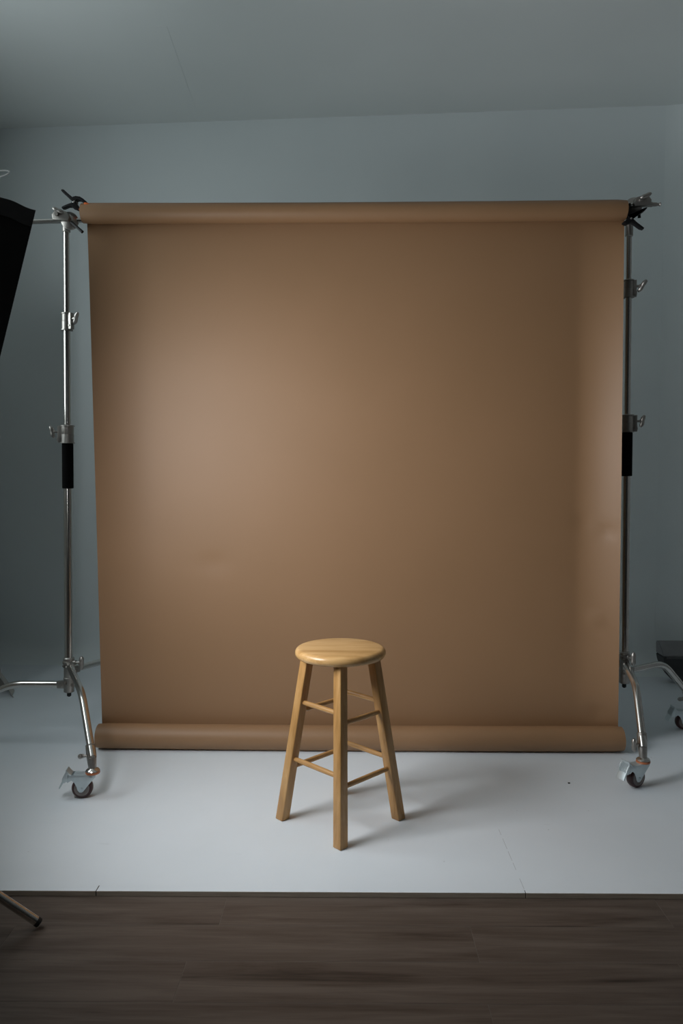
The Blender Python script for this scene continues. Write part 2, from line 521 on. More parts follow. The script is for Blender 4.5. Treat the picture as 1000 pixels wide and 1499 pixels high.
# ================================================================== stool
def stool():
    c = (ground(411, 1201) + ground(585, 1195.5)) * 0.5
    c.z = 0
    d = ground(585, 1195.5) - ground(411, 1201)
    rot = R(0.6)
    t = thing('bar_stool', 'honey-coloured wooden bar stool with round seat in front of the brown backdrop', 'stool', c)
    ex, ey = Vector((math.cos(rot), math.sin(rot), 0)), Vector((-math.sin(rot), math.cos(rot), 0))
    H, T, RS = 0.610, 0.034, 0.158
    bm = B()
    prof = [(0, 0.02), (0.0, RS - 0.017)]
    for a in range(-80, 81, 16):
        prof.append((T / 2 + (T / 2) * math.sin(R(a)), RS - 0.017 + 0.017 * math.cos(R(a))))
    prof += [(T, RS - 0.0165), (T + 0.0012, RS - 0.022), (T + 0.0012, 0.06), (T + 0.0012, 0.01)]
    a = c + Vector((0, 0, H - T))
    profile(bm, a, a + Vector((0, 0, 1)), prof, 64)
    s = link('seat', bm, M_SEAT, t, a + Vector((0, 0, T / 2)), sharp=30)
    s.rotation_euler = (0, 0, 0)
    rt, rb, side = 0.114, 0.2045, 0.036
    dirs = {'F': -ey, 'L': -ex, 'R': ex, 'B': ey}
    ends = {}
    for k, dv in dirs.items():
        top = c + dv * rt + Vector((0, 0, H - T + 0.004))
        bot = c + dv * rb
        ends[k] = (bot, top)
        p = Vector((-dv.y, dv.x, 0))
        f1, f2 = (dv + p).normalized(), (dv - p).normalized()
        bm = B()
        hs = side / 2
        lo, hi = [], []
        for sgn in ((1, 1), (1, -1), (-1, -1), (-1, 1)):
            o = f1 * sgn[0] * hs + f2 * sgn[1] * hs
            lo.append(bm.verts.new(bot + o)); hi.append(bm.verts.new(top + o * 0.96))
        bm.faces.new(lo); bm.faces.new(hi)
        for i in range(4):
            bm.faces.new((lo[i], lo[(i + 1) % 4], hi[(i + 1) % 4], hi[i]))
        bmesh.ops.bevel(bm, geom=[e for e in bm.edges], offset=0.0035, segments=3, profile=0.5, affect='EDGES')
        link('leg', bm, M_LEGW, t, (bot + top) / 2, sharp=60)
    def leg_at(k, z):
        b, tp = ends[k]
        return b + (tp - b) * (z / (tp.z - b.z))
    for a, b, zs in (('F', 'L', (0.418, 0.218)), ('R', 'B', (0.418, 0.218)), ('F', 'R', (0.385, 0.184)), ('L', 'B', (0.385, 0.184))):
        for z in zs:
            p, q = leg_at(a, z), leg_at(b, z)
            dd = (q - p).normalized()
            p2, q2 = p + dd * 0.006, q - dd * 0.006
            L = (q2 - p2).length
            bm = B()
            r = 0.0088
            profile(bm, (0, 0, 0), (L, 0, 0), [(0, r * 0.8), (L * 0.12, r * 0.93), (L * 0.3, r), (L * 0.7, r), (L * 0.88, r * 0.93), (L, r * 0.8)], 18)
            bmesh.ops.translate(bm, verts=bm.verts, vec=(-L / 2, 0, 0))
            o = link('rung', bm, M_RUNG, t, (0, 0, 0))
            o.location = (p2 + q2) / 2 - c
            o.rotation_euler = dd.to_track_quat('X', 'Z').to_euler()
    return t
stool()

# ================================================================== backdrop
YR = 3.25
ROLL_R, LOW_R = 0.0425, 0.054
RL, RR = at(121, 312.5, YR + 0.01), at(915.5, 308, YR - 0.01)
BL0 = ground(140, 1103.5); BR0 = ground(915, 1102.5)
YLOW = (BL0.y + BR0.y) / 2 + 0.045
LL = at(144, 1086, YLOW + 0.01); LR = at(910.5, 1085, YLOW - 0.01)
LL.z = LR.z = LOW_R + 0.002
bd = thing('paper_backdrop', 'wide brown seamless paper backdrop unrolled from a rod between two stands', 'backdrop', (0, YLOW, 0))
def paper_roll(name, a, b, r, inner, seed):
    bm = B()
    n, seg = 60, 48
    x, y, d = frame_of(b - a)
    L = (b - a).length
    rings = []
    for i in range(n + 1):
        s = i / n
        e = min(s, 1 - s) * L
        sag = -0.004 * math.sin(math.pi * s)
        rr = r * (1 - 0.06 * max(0, 1 - e / 0.012) ** 2)
        ring = []
        for k in range(seg):
            ph = 2 * math.pi * k / seg
            w = rr + 0.0008 * noise.noise((s * 9 + seed, math.cos(ph) * 1.2, math.sin(ph) * 1.2))
            ring.append(bm.verts.new(a + d * (L * s) + (x * math.cos(ph) + y * math.sin(ph)) * w + Vector((0, 0, sag))))
        rings.append(ring)
    for p, q in zip(rings, rings[1:]):
        for k in range(seg):
            bm.faces.new((p[k], p[(k + 1) % seg], q[(k + 1) % seg], q[k]))
    # annular ends and hollow middle
    prev = {}
    for side, ring, c in ((0, rings[0], a), (1, rings[-1], b)):
        inn = [bm.verts.new(c + (x * math.cos(2 * math.pi * k / seg) + y * math.sin(2 * math.pi * k / seg)) * inner) for k in range(seg)]
        prev[side] = inn
        for k in range(seg):
            bm.faces.new((ring[k], ring[(k + 1) % seg], inn[(k + 1) % seg], inn[k]))
    for k in range(seg):
        bm.faces.new((prev[0][k], prev[0][(k + 1) % seg], prev[1][(k + 1) % seg], prev[1][k]))
    return link(name, bm, M_PAPER, bd, sharp=50)
paper_roll('upper_roll', RL, RR, ROLL_R, 0.036, 0)
paper_roll('lower_roll', LL, LR, LOW_R, 0.040, 5)
def core(a, b, r):
    bm = B()
    d = (b - a).normalized()
    seg = 32
    x, y, _ = frame_of(d)
    ca, cb = a + d * 0.003, b - d * 0.003
    g = []
    for c, rr in ((ca, r), (cb, r), (cb, r - 0.0035), (ca, r - 0.0035)):
        g.append([bm.verts.new(c + (x * math.cos(2 * math.pi * k / seg) + y * math.sin(2 * math.pi * k / seg)) * rr) for k in range(seg)])
    for i in range(4):
        p, q = g[i], g[(i + 1) % 4]
        for k in range(seg):
            bm.faces.new((p[k], p[(k + 1) % seg], q[(k + 1) % seg], q[k]))
    return link('cardboard_core', bm, M_CORE, bd)
core(RL, RR, 0.0358)
core(LL, LR, 0.0398)
# hanging sheet, thin but solid, curling forward along both side edges
def sheet():
    bm = B()
    nu, nv = 120, 90
    tl, tr = at(126.5, 326, YR + ROLL_R), at(915.5, 322, YR + ROLL_R - 0.02)
    bl, br = at(148.5, 1068, YLOW + LOW_R), at(904, 1066, YLOW + LOW_R)
    ztop_l, ztop_r = RL.z, RR.z
    rows = []
    for j in range(nv + 1):
        v = j / nv
        row = []
        for i in range(nu + 1):
            u = i / nu
            top = Vector((tl.x + (tr.x - tl.x) * u, (YR + 0.01 - 0.02 * u) + ROLL_R + 0.0015, ztop_l + (ztop_r - ztop_l) * u))
            bot = Vector((bl.x + (br.x - bl.x) * u, (LL.y + (LR.y - LL.y) * u) + LOW_R + 0.0015, LOW_R))
            p = top + (bot - top) * v
            mid = math.sin(math.pi * min(1, max(0, v))) ** 0.5
            # belly of the hanging sheet and the forward curl at its two edges
            cr = max(0.0, (u - 0.915) / 0.085)
            cl = max(0.0, (0.115 - u) / 0.115)
            y0 = p.y
            p.y -= mid * (0.085 * cr ** 1.6 + 0.070 * cl ** 1.7)
            p.x *= p.y / y0
            p.y += 0.006 * mid * math.sin(u * 5.2 + 0.6) * math.sin(v * 2.4 + 0.3)
            p.y += 0.004 * mid * noise.noise((u * 4.0, v * 3.0, 3.1))
            # slack ripples just under the upper roll
            e = math.exp(-v / 0.07) * min(1, v / 0.012)
            p.y -= 0.010 * e * (math.sin(u * 9 + 1.0) * 0.5 + 0.5) * (1 - abs(u - 0.5))
            # small dents near the right edge
            for (du, dv, s, h) in ((0.975, 0.60, 0.018, 0.005), (0.955, 0.77, 0.016, -0.005), (0.93, 0.585, 0.02, 0.003), (0.96, 0.955, 0.02, 0.005), (0.225, 0.665, 0.03, 0.002)):
                q = ((u - du) / s) ** 2 + ((v - dv) / (s * 0.55)) ** 2
                if q < 9: p.y += 1.7 * h * math.exp(-q)
            row.append(p)
        rows.append(row)
    fr = [[bm.verts.new(p) for p in r] for r in rows]
    bk = [[bm.verts.new(p + Vector((0, 0.0006, 0))) for p in r] for r in rows]
    for j in range(nv):
        for i in range(nu):
            bm.faces.new((fr[j][i], fr[j][i + 1], fr[j + 1][i + 1], fr[j + 1][i]))
            bm.faces.new((bk[j][i], bk[j + 1][i], bk[j + 1][i + 1], bk[j][i + 1]))
    for j in range(nv):
        for i in (0, nu):
            bm.faces.new((fr[j][i], fr[j + 1][i], bk[j + 1][i], bk[j][i]))
    for i in range(nu):
        for j in (0, nv):
            bm.faces.new((fr[j][i], fr[j][i + 1], bk[j][i + 1], bk[j][i]))
    link('paper_sheet', bm, M_PAPER, bd, sharp=50)
sheet()

# crossbar through the roll
CB_L, CB_R = at(-25, 326.5, YR + 0.012), at(948, 299.5, YR - 0.012)
dcb = (CB_R - CB_L).normalized()
cb = thing('crossbar', 'thin steel crossbar rod carrying the brown paper roll', 'rod', (CB_L + CB_R) / 2)
bm = B(); rod(bm, CB_L, CB_R, 0.0100, seg=20, bev=0.001); link('rod', bm, M_STEEL, cb)
bm = B(); L = (at(967, 298.8, YR - 0.012) - CB_R).length
profile(bm, CB_R, CB_R + dcb, [(0, 0.0105), (0.018, 0.0105), (0.020, 0.0085), (L - 0.018, 0.0080), (L - 0.014, 0.0062), (L - 0.006, 0.0055), (L - 0.003, 0.0085), (L, 0.007)], 20)
link('end_pin', bm, M_CAST, cb)

# ================================================================== wheeled stands
def wing_knob(bm, c, axis, span, size, curve=0.4):
    """a tee knob: stem along axis from c, wings along span"""
    c, axis, span = Vector(c), Vector(axis).normalized(), Vector(span).normalized()
    n = axis.cross(span)
    rod(bm, c, c + axis * size * 0.55, size * 0.14, seg=14)
    rod(bm, c + axis * size * 0.35, c + axis * size * 0.8, size * 0.24, size * 0.20, seg=16, bev=0.001)
    pts = []
    for i in range(9):
        s = -1 + i / 4
        pts.append(c + axis * size * (0.66 + curve * 0.55 * s * abs(s)) + span * s * size * 0.68)
    sweep(bm, pts, [size * r for r in (0.13, 0.23, 0.27, 0.25, 0.24, 0.25, 0.27, 0.23, 0.13)], 12)
def caster(parent, stem, trail, wheel_r=0.0385):
    """stem: point on the floor plane below the swivel; trail: unit direction of the wheel offset"""
    tr = Vector(trail).normalized()
    ax = Vector((-tr.y, tr.x, 0))
    Z = Vector((0, 0, 1))
    w = Vector((stem.x, stem.y, 0)) + tr * 0.038 + Z * wheel_r
    bm = B()
    # two fork cheeks, arched over the wheel, running back to the swivel
    out = [(-0.040, 0.052), (-0.050, 0.052), (-0.052, 0.044), (-0.030, 0.020), (-0.006, -0.010), (0.000, -0.013), (0.008, -0.012), (0.014, -0.004),
           (0.018, 0.010), (0.026, 0.026), (0.036, 0.034), (0.050, 0.026), (0.058, 0.036), (0.058, 0.050), (0.040, 0.056), (0.0, 0.053)]
    for s in (-1, 1):
        prism(bm, out, w + ax * s * 0.0185, tr, Z, ax, 0.0028, 0.0006)
    box(bm, (-0.052, -0.0195, 0.0500), (0.030, 0.0195, 0.0532), Matrix(((tr.x, ax.x, 0, w.x), (tr.y, ax.y, 0, w.y), (0, 0, 1, w.z), (0, 0, 0, 1))), 0.0008)
    rod(bm, w - ax * 0.0235, w + ax * 0.0235, 0.0060, seg=6)
    rod(bm, w - ax * 0.0262, w + ax * 0.0262, 0.0035, seg=12)
    for u, v in ((0.046, 0.044), (0.024, 0.045)):
        rod(bm, w + tr * u + Z * v - ax * 0.0212, w + tr * u + Z * v + ax * 0.0212, 0.0022, seg=10)
    fk = link('caster_fork', bm, M_ZINC, parent)
    st = Vector((stem.x, stem.y, w.z + 0.0532))
    bm = B()
    profile(bm, st - Z * 0.001, st + Z, [(0, 0.026), (0.0035, 0.027), (0.007, 0.026)], 32)
    link('orange_washer', bm, M_WASHER, fk)
    bm = B()
    profile(bm, st + Z * 0.006, st + Z, [(0, 0.0245), (0.003, 0.0262), (0.008, 0.0225), (0.011, 0.015), (0.013, 0.013)], 32)
    link('swivel_cap', bm, M_STEEL, fk)
    bm = B()
    R0 = wheel_r
    profile(bm, w - ax * 0.0145, w + ax, [(0, R0 * 0.70), (0.0, R0 * 0.86), (0.0035, R0 * 0.96), (0.0085, R0), (0.0205, R0), (0.0255, R0 * 0.96), (0.029, R0 * 0.86), (0.029, R0 * 0.70)], 40)
    wh = link('wheel', bm, M_TREAD, fk)
    bm = B()
    for s in (-1, 1):
        f = w + ax * s * 0.0142
        profile(bm, f, f + ax * s, [(0, R0 * 0.72), (0.0018, R0 * 0.72), (0.0018, R0 * 0.60), (0.0006, R0 * 0.56), (0.0006, R0 * 0.48), (0.0020, R0 * 0.44), (0.0026, R0 * 0.30)], 36)
    link('wheel_hub', bm, M_WHEEL, fk)
    # foot brake: folded ribbed plate
    bm = B()
    o = [(0.036, 0.055), (0.046, 0.064), (0.053, 0.074), (0.056, 0.0735), (0.055, 0.064), (0.066, 0.044), (0.070, 0.032), (0.079, 0.014), (0.082, 0.006), (0.078, 0.005), (0.071, 0.016), (0.062, 0.030), (0.056, 0.044), (0.048, 0.056), (0.036, 0.0525)]
    prism(bm, o, w, tr, Z, ax, 0.040, 0.0007)
    for s in (-1, 1):
        prism(bm, [(0.050, 0.058), (0.056, 0.062), (0.068, 0.042), (0.066, 0.028), (0.060, 0.026), (0.050, 0.034)], w + ax * s * 0.0212, tr, Z, ax, 0.002, 0.0005)
    for k in range(-3, 4):
        p0 = w + ax * k * 0.0050
        sweep(bm, [p0 + tr * u + Z * v for u, v in ((0.0555, 0.066), (0.0665, 0.0455), (0.0705, 0.034))], 0.0012, 6)
    link('brake_pedal', bm, M_ZINC, fk)
    return fk
def stand(label, group, pole_px, zs, Yp, legs, knobs, grip_above_floor=None):
    """pole_px: (px, py) low and high on the column; zs: dict of pixel rows; legs: list of (azimuth, hub drop, trail azimuth)"""
    lo, hi = at(*pole_px[0], Yp), at(*pole_px[1], Yp)
    ax = (hi - lo).normalized()
    def P(py):
        z = at((pole_px[0][0] + pole_px[1][0]) / 2, py, Yp).z
        return lo + ax * ((z - lo.z) / ax.z)
    base = P(zs['hub_bottom']).copy(); base.z = 0
    t = thing('rolling_stand', label, 'stand', base, group)
    # pole sections
    for a, b, r in ((zs['hub_top'] + 14, zs['grip_bottom'], 0.0180), (zs['collar2_bottom'] - 6, zs['collar1_bottom'] - 4, 0.0150), (zs['collar1_top'] + 6, zs['pole_top'], 0.0128)):
        bm = B(); rod(bm, P(a), P(b), r, seg=28); link('pole_section', bm, M_STEEL, t)
    bm = B(); a, b = P(zs['grip_bottom']), P(zs['collar2_bottom'] - 0.5); rod(bm, a, b, 0.0240, seg=28, bev=0.002); link('foam_grip', bm, M_FOAM, t)
    for n, (k, r) in enumerate((('collar1', 0.0215), ('collar2', 0.0265))):
        a, b = P(zs[k + '_bottom']), P(zs[k + '_top'])
        L = (b - a).length
        bm = B()
        profile(bm, a, b, [(0, r * 0.8), (0, r * 1.16), (0.004, r * 1.16), (0.005, r * 1.03), (L * 0.5 - 0.001, r * 1.03), (L * 0.5, r * 0.98), (L * 0.5 + 0.001, r * 1.0), (L - 0.007, r), (L - 0.006, r * 1.14), (L - 0.002, r * 1.14), (L, r * 1.05)], 32)
        side = knobs[n]
        s = Vector(side).normalized()
        # clamping boss on the knob's side
        m = (a + b) / 2
        p = Vector((-s.y, s.x, 0))
        prism(bm, [(0.006, -L * 0.46), (r * 1.55, -L * 0.46), (r * 1.65, -L * 0.30), (r * 1.55, -L * 0.1), (r * 1.55, L * 0.46), (0.006, L * 0.46)], m, s, Vector((0, 0, 1)), p, 0.020, 0.0015)
        rod(bm, m + s * r * 1.2 - Vector((0, 0, L * 0.25)) - p * 0.013, m + s * r * 1.2 - Vector((0, 0, L * 0.25)) + p * 0.013, 0.0045, seg=6)
        c = link('collar', bm, M_CAST, t)
        bm = B()
        wing_knob(bm, m + s * r * 1.5 + Vector((0, 0, L * 0.12)), s, Vector((0, 0, 1)) if n else Vector((0.25, -0.4, 0.9)), 0.036, 0.45)
        link('wing_knob', bm, M_CAST, c)
    # leg hub
    a, b = P(zs['hub_bottom']), P(zs['hub_top'])
    L = (b - a).length
    bm = B()
    profile(bm, a, b, [(0, 0.017), (0.003, 0.0225), (L * 0.42, 0.0235), (L * 0.43, 0.0215), (L * 0.70, 0.0215), (L * 0.71, 0.0235), (L - 0.004, 0.0235), (L, 0.020)], 32)
    for az_, fr in ((-60, 0.86), (-120, 0.78), (-75, 0.60), (-35, 0.22), (-110, 0.30)):
        dv = Vector((math.cos(R(az_)), math.sin(R(az_)), 0))
        q = a + ax * (L * fr)
        rod(bm, q + dv * 0.020, q + dv * 0.030, 0.0068, seg=6)
        rod(bm, q + dv * 0.030, q + dv * 0.0325, 0.0040, seg=12)
    profile(bm, b - ax * 0.030, b, [(0, 0.0235), (0.002, 0.027), (0.012, 0.027), (0.014, 0.0235)], 32)
    hub = link('leg_hub', bm, M_CAST, t)
    bm = B(); rod(bm, a - ax * 0.020, a + ax * 0.004, 0.0090, seg=20, bev=0.004); link('hub_tip', bm, M_RUBBER, hub)
    bm = B()
    kd = Vector(knobs[2]).normalized()
    m = b - ax * L * 0.14
    rod(bm, m, m + kd * 0.036, 0.0105, seg=18, bev=0.001)
    wing_knob(bm, m + kd * 0.036, kd, (0, 0, 1), 0.042, 0.05)
    link('hub_knob', bm, M_CAST, hub)
    for az, drop, trail, slope, reach in legs:
        if isinstance(az, Vector):                       # a foot given as a point on the floor
            d = Vector((az.x - base.x, az.y - base.y, 0))
            reach = d.length
            d.normalize()
        else:
            d = Vector((math.cos(R(az)), math.sin(R(az)), 0))
        h = a + ax * (L * drop)
        # lug with cross bolt
        bm = B()
        p = Vector((-d.y, d.x, 0))
        prism(bm, [(0.010, -0.016), (0.050, -0.015 + slope * 0.05), (0.052, 0.013 + slope * 0.05), (0.010, 0.018)], h, d, Vector((0, 0, 1)), p, 0.030, 0.003)
        rod(bm, h + d * 0.032 - p * 0.019 - Vector((0, 0, 0.004)), h + d * 0.032 + p * 0.019 - Vector((0, 0, 0.004)), 0.006, seg=6)
        # bent leg tube
        foot = Vector((base.x, base.y, 0)) + d * reach
        sock_top = 0.200
        pts = [h + d * 0.040 + Vector((0, 0, slope * 0.04))]
        k = max(0.262, 0.60 * reach) if slope < 0 else 0.262
        corner = h + d * k + Vector((0, 0, slope * k))
        end = Vector((foot.x, foot.y, 0.150))
        down = (end - corner).normalized()
        inn = (corner - pts[0]).normalized()
        rb = 0.062
        s, e = corner - inn * rb, corner + down * rb
        for i in range(11):
            q = i / 10
            pts.append(s * (1 - q) ** 2 + corner * 2 * q * (1 - q) + e * q * q)
        pts.append(end)
        lb = B()
        sweep(lb, pts, 0.0148, 24)
        lg = link('leg', lb, M_STEEL, t)
        link('leg_lug', bm, M_CAST, lg)
        # tapered socket over the leg end, its clamp screw, and the caster below
        a0 = end - down * -0.0
        s0 = end - down * 0.058
        a1 = Vector((foot.x, foot.y, 0.100))
        dd = (a1 - s0)
        Ls = dd.length
        bm = B()
        profile(bm, s0, a1, [(0, 0.0160), (0.002, 0.0185), (Ls * 0.45, 0.0185), (Ls * 0.97, 0.0140), (Ls, 0.0125)], 28)
        sk = link('leg_socket', bm, M_CAST, lg)
        kx = Vector((-0.95, -0.3, 0))
        bm = B()
        m = s0 + dd * 0.42
        wing_knob(bm, m + kx * 0.015, kx, Vector((0, 0, 1)) if trail[1] else Vector((0.3, -0.9, 0.35)), 0.036, 0.05)
        link('clamp_screw', bm, M_CAST, lg)
        caster(t, foot, trail[0])
    return t
zl = dict(pole_top=333, collar1_top=458, collar1_bottom=484, collar2_top=622.5, collar2_bottom=649, grip_bottom=715, hub_top=962, hub_bottom=1013)
stand('chrome rolling stand holding the left end of the crossbar', 'wheeled stands at the two ends of the backdrop', ((101, 985), (97.2, 335)), zl, YR + 0.03,
      [(ground(121, 1167) + Vector((0.038, 0.005, 0)), 0.80, ((-1, -0.12, 0), 0), -0.10, 0.455), (179, 0.22, ((-0.9, 0.4, 0), 1), 0.0, 0.50), (59, 0.62, ((0.5, 0.9, 0), 1), 0.0, 0.50)],
      [Vector((0.9, -0.5, 0)), Vector((-1, -0.25, 0)), Vector((1, -0.25, 0))])
zr = dict(pole_top=338, collar1_top=410, collar1_bottom=436, collar2_top=607, collar2_bottom=633, grip_bottom=697, hub_top=953, hub_bottom=1000)
stand('chrome rolling stand holding the right end of the crossbar', 'wheeled stands at the two ends of the backdrop', ((914, 985), (920.8, 345)), zr, YR + 0.03,
      [(ground(930, 1151.5) + Vector((0.035, 0.015, 0)), 0.66, ((-0.90, -0.42, 0), 1), -0.12, 0.43), (ground(1000, 1067) + Vector((0.038, 0, 0)), 0.36, ((-1, -0.05, 0), 0), 0.02, 0.455), (139, 0.60, ((-0.5, 0.9, 0), 1), 0.0, 0.455)],
      [Vector((1, -0.3, 0)), Vector((1, -0.2, 0)), Vector((0.25, -1, 0))])

# ------------------------------------------------------------------ grip heads
def grip_head(label, cx, cy, pole_px, sgn, Yc):
    c = at(cx, cy, Yc)
    t = thing('grip_head', label, 'clamp', c, 'grip heads on the two stands')
    n = Vector((0.25 * sgn, -1, 0.12)).normalized()
    X = Vector((1, 0, 0)); X = (X - n * X.dot(n)).normalized(); Zv = n.cross(X) * -1
    if Zv.z < 0: Zv = -Zv
    Yd = Vector((0, 1, 0))
    bm = B()
    profile(bm, c + Vector((0, 0.034, 0)) , c + Vector((0, 0.034, 0)) + n, [(0, 0.020), (0.003, 0.034), (0.011, 0.036), (0.014, 0.034), (0.0165, 0.026)], 40)
    rear = link('rear_disc', bm, M_CAST, t)
    bm = B()
    profile(bm, c + Vector((0, 0.034, 0)) + n * 0.017, c + n, [(0, 0.026), (0.002, 0.035), (0.009, 0.036), (0.014, 0.030), (0.020, 0.018), (0.022, 0.014)], 40)
    link('front_disc', bm, M_CAST, t)
    bm = B()
    top = at(pole_px[0], pole_px[1], YR + 0.03)
    rod(bm, top - Vector((0, 0, 0.012)), Vector((top.x, top.y, c.z - 0.010)), 0.0165, seg=24, bev=0.002)
    link('socket', bm, M_CAST, t)
    # clamping jaw block gripping the crossbar
    bm = B()
    j = c + Vector((-0.022 * sgn, 0.0, 0.008))
    prism(bm, [(-0.032, -0.014), (0.034, -0.018), (0.040, -0.004), (0.030, 0.018), (0.004, 0.028), (-0.024, 0.024), (-0.036, 0.008)], j + Vector((0, -0.010, 0)), Vector((-sgn * -1, 0, 0)), Vector((0, 0, 1)), Vector((0, 1, 0)), 0.030, 0.004)
    rod(bm, j + Vector((-0.012, -0.036, 0.006)), j + Vector((-0.012, -0.02, 0.006)), 0.008, seg=6)
    link('jaw', bm, M_CAST, t)
    bm = B()
    wing_knob(bm, j + Vector((-0.004 * sgn, -0.018, 0.012)), Vector((0.05, -0.85, 0.35)), Vector((-0.90 * sgn, -0.1, 0.32)), 0.032, 0.2)
    link('wing_handle', bm, M_CAST, t)
    bm = B()
    h0 = c + Vector((0.020, -0.006, -0.012))
    sweep(bm, [h0, h0 + Vector((0.030 , -0.012, -0.026)), h0 + Vector((0.052, -0.016, -0.046))] if sgn > 0 else [h0 + Vector((0, 0.02, 0)), h0 + Vector((0.004, 0.03, -0.02)), h0 + Vector((0.006, 0.034, -0.03))], [0.006, 0.0058, 0.0065], 14)
    link('tee_bar', bm, M_RUBBER, t)
    return t
grip_head('nickel grip head clamping the crossbar on the left stand', 98.5, 322, (97.3, 336), 1, YR - 0.012)
grip_head('nickel grip head clamping the crossbar on the right stand', 931, 301, (921, 342), -1, YR - 0.010)

# ------------------------------------------------------------------ spring clamps
def clamp(label, pad_mat, Yc, upper, lower, pad_a, pad_b, spring):
    """outlines given as pixel polylines with half widths, on a plane at depth Yc"""
    c = at(*spring, Yc)
    t = thing('spring_clamp', label, 'clamp', c, 'black spring clamps on the paper roll ends')
    def arm(name, line, hw, dy, th):
        pts = [at(x, y, Yc) for x, y in line]
        L_, R_ = [], []
        for i, p in enumerate(pts):
            a = pts[max(0, i - 1)]; b = pts[min(len(pts) - 1, i + 1)]
            d = (b - a); d.y = 0; d.normalize()
            nn = Vector((-d.z, 0, d.x))
            L_.append(p + nn * hw[i]); R_.append(p - nn * hw[i])
        # rounded handle end
        o = [(q.x, q.z) for q in L_ + R_[::-1]]
        bm = B()
        prism(bm, o, (0, Yc + dy, 0), (1, 0, 0), (0, 0, 1), (0, 1, 0), th, 0.0022)
        return link(name, bm, M_BLACKP, t)
    arm('upper_arm', *upper, 0.0, 0.030)
    arm('lower_arm', *lower, 0.0, 0.024)
    bm = B(); rod(bm, c - Vector((0, 0.019, 0)), c + Vector((0, 0.019, 0)), 0.0042, seg=14, bev=0.001); link('pivot_pin', bm, M_CAST, t)
    bm = B()
    pts = [c + Vector((0.0085 * math.cos(a * 0.7), -0.010 + 0.020 * a / 40, 0.0085 * math.sin(a * 0.7))) for a in range(41)]
    sweep(bm, pts, 0.0013, 8); link('spring', bm, M_STEEL, t)
    for (px, py, ang, L, th) in (pad_a, pad_b):
        p = at(px, py, Yc)
        d = Vector((math.cos(R(ang)), 0, math.sin(R(ang))))
        n = Vector((-d.z, 0, d.x))
        bm = B()
        o = [(-L, -th), (-L * 0.7, -th * 1.3), (L * 0.8, -th * 1.2), (L, -th * 0.4), (L * 0.9, th), (-L * 0.6, th * 1.1), (-L, th * 0.4)]
        prism(bm, o, p, d, n, (0, 1, 0), 0.030, 0.0018)
        link('jaw_pad', bm, pad_mat, t)
    return t
clamp('black spring clamp with orange jaw tips on the left end of the paper roll', M_ORANGE, YR - 0.006,
      ([(91.5, 279.5), (94, 281), (100, 286.5), (106, 292), (109.5, 293.5), (113, 291.2), (118, 291.5), (122, 294), (127.5, 298)], [0.0030, 0.0062, 0.0062, 0.0072, 0.012, 0.0082, 0.0064, 0.0062, 0.0045]),
      ([(91.5, 305), (94, 304.3), (101, 301.5), (106, 300.5), (110, 301.5), (113.5, 304.5), (117.5, 308)], [0.0026, 0.0048, 0.0052, 0.0080, 0.0130, 0.0090, 0.0050]),
      (128, 299.6, -12, 0.0105, 0.0042), (119.5, 309.5, -60, 0.0085, 0.0034), (110.5, 297))
clamp('black spring clamp hanging below the right end of the paper roll', M_BLACKP, YR - 0.020,
      ([(945.5, 305.5), (941, 308.5), (933, 312.5), (926, 316), (922, 319), (919.5, 316), (919, 309), (919, 303)], [0.0020, 0.0060, 0.0080, 0.0110, 0.0130, 0.0078, 0.0060, 0.0050]),
      ([(941.5, 335.5), (937.5, 333.5), (930, 328), (924, 323.5), (920, 323.5), (917, 326.5), (915.5, 329)], [0.0028, 0.0056, 0.0058, 0.0090, 0.0115, 0.0085, 0.0050]),
      (920.5, 301.5, 95, 0.008, 0.0036), (914.5, 327.2, 150, 0.0085, 0.0036), (922.5, 321.5))

# ================================================================== softbox on its stand at the left
PHI, TAU = math.atan2(0.475, 0.88), R(13.5)
N = Vector((math.cos(TAU) * math.cos(PHI), math.cos(TAU) * math.sin(PHI), -math.sin(TAU)))
U = Vector((math.sin(TAU) * math.cos(PHI), math.sin(TAU) * math.sin(PHI), math.cos(TAU)))
Wd = Vector((-math.sin(PHI), math.cos(PHI), 0))
corner = at(52, 309, 1.80)
HW, HU, LIP = 0.32, 0.42, 0.25
cen = corner + Wd * HW - U * HU          # centre of the front rim plane
SBX, SBY = cen.x - N.x * 0.48, cen.y - N.y * 0.48
sb = thing('softbox', 'black softbox at the left edge tilted towards the brown backdrop', 'softbox', cen)
def rect(bm, c, hw, hu, wob=0.0, n=1):
    return [bm.verts.new(c + Wd * (a * hw) + U * (b * hu)) for a, b in ((-1, -1), (1, -1), (1, 1), (-1, 1))]
def shell_between(specs, thick_in=0.004, sub=6):
    """closed thin-walled tube of rectangular rings; each spec = (distance along -N, half width, half height)"""
    bm = B()
    outer, inner = [], []
    def ring(c, hw, hu):
        cs = [(-hw, -hu), (hw, -hu), (hw, hu), (-hw, hu)]
        r = []
        for i in range(4):
            a, b = cs[i], cs[(i + 1) % 4]
            for k in range(sub):
                f = k / sub
                r.append((a[0] + (b[0] - a[0]) * f, a[1] + (b[1] - a[1]) * f))
        return [bm.verts.new(c + Wd * x + U * y + Vector((0, 0, 0))) for x, y in r]
    for d, hw, hu in specs:
        outer.append(ring(cen - N * d, hw, hu)); inner.append(ring(cen - N * d, hw - thick_in, hu - thick_in))
    m = len(outer[0])
    for g in (outer, inner):
        for p, q in zip(g, g[1:]):
            for k in range(m):
                bm.faces.new((p[k], p[(k + 1) % m], q[(k + 1) % m], q[k]))
    for e in (0, -1):
        for k in range(m):
            bm.faces.new((outer[e][k], outer[e][(k + 1) % m], inner[e][(k + 1) % m], inner[e][k]))
    return bm
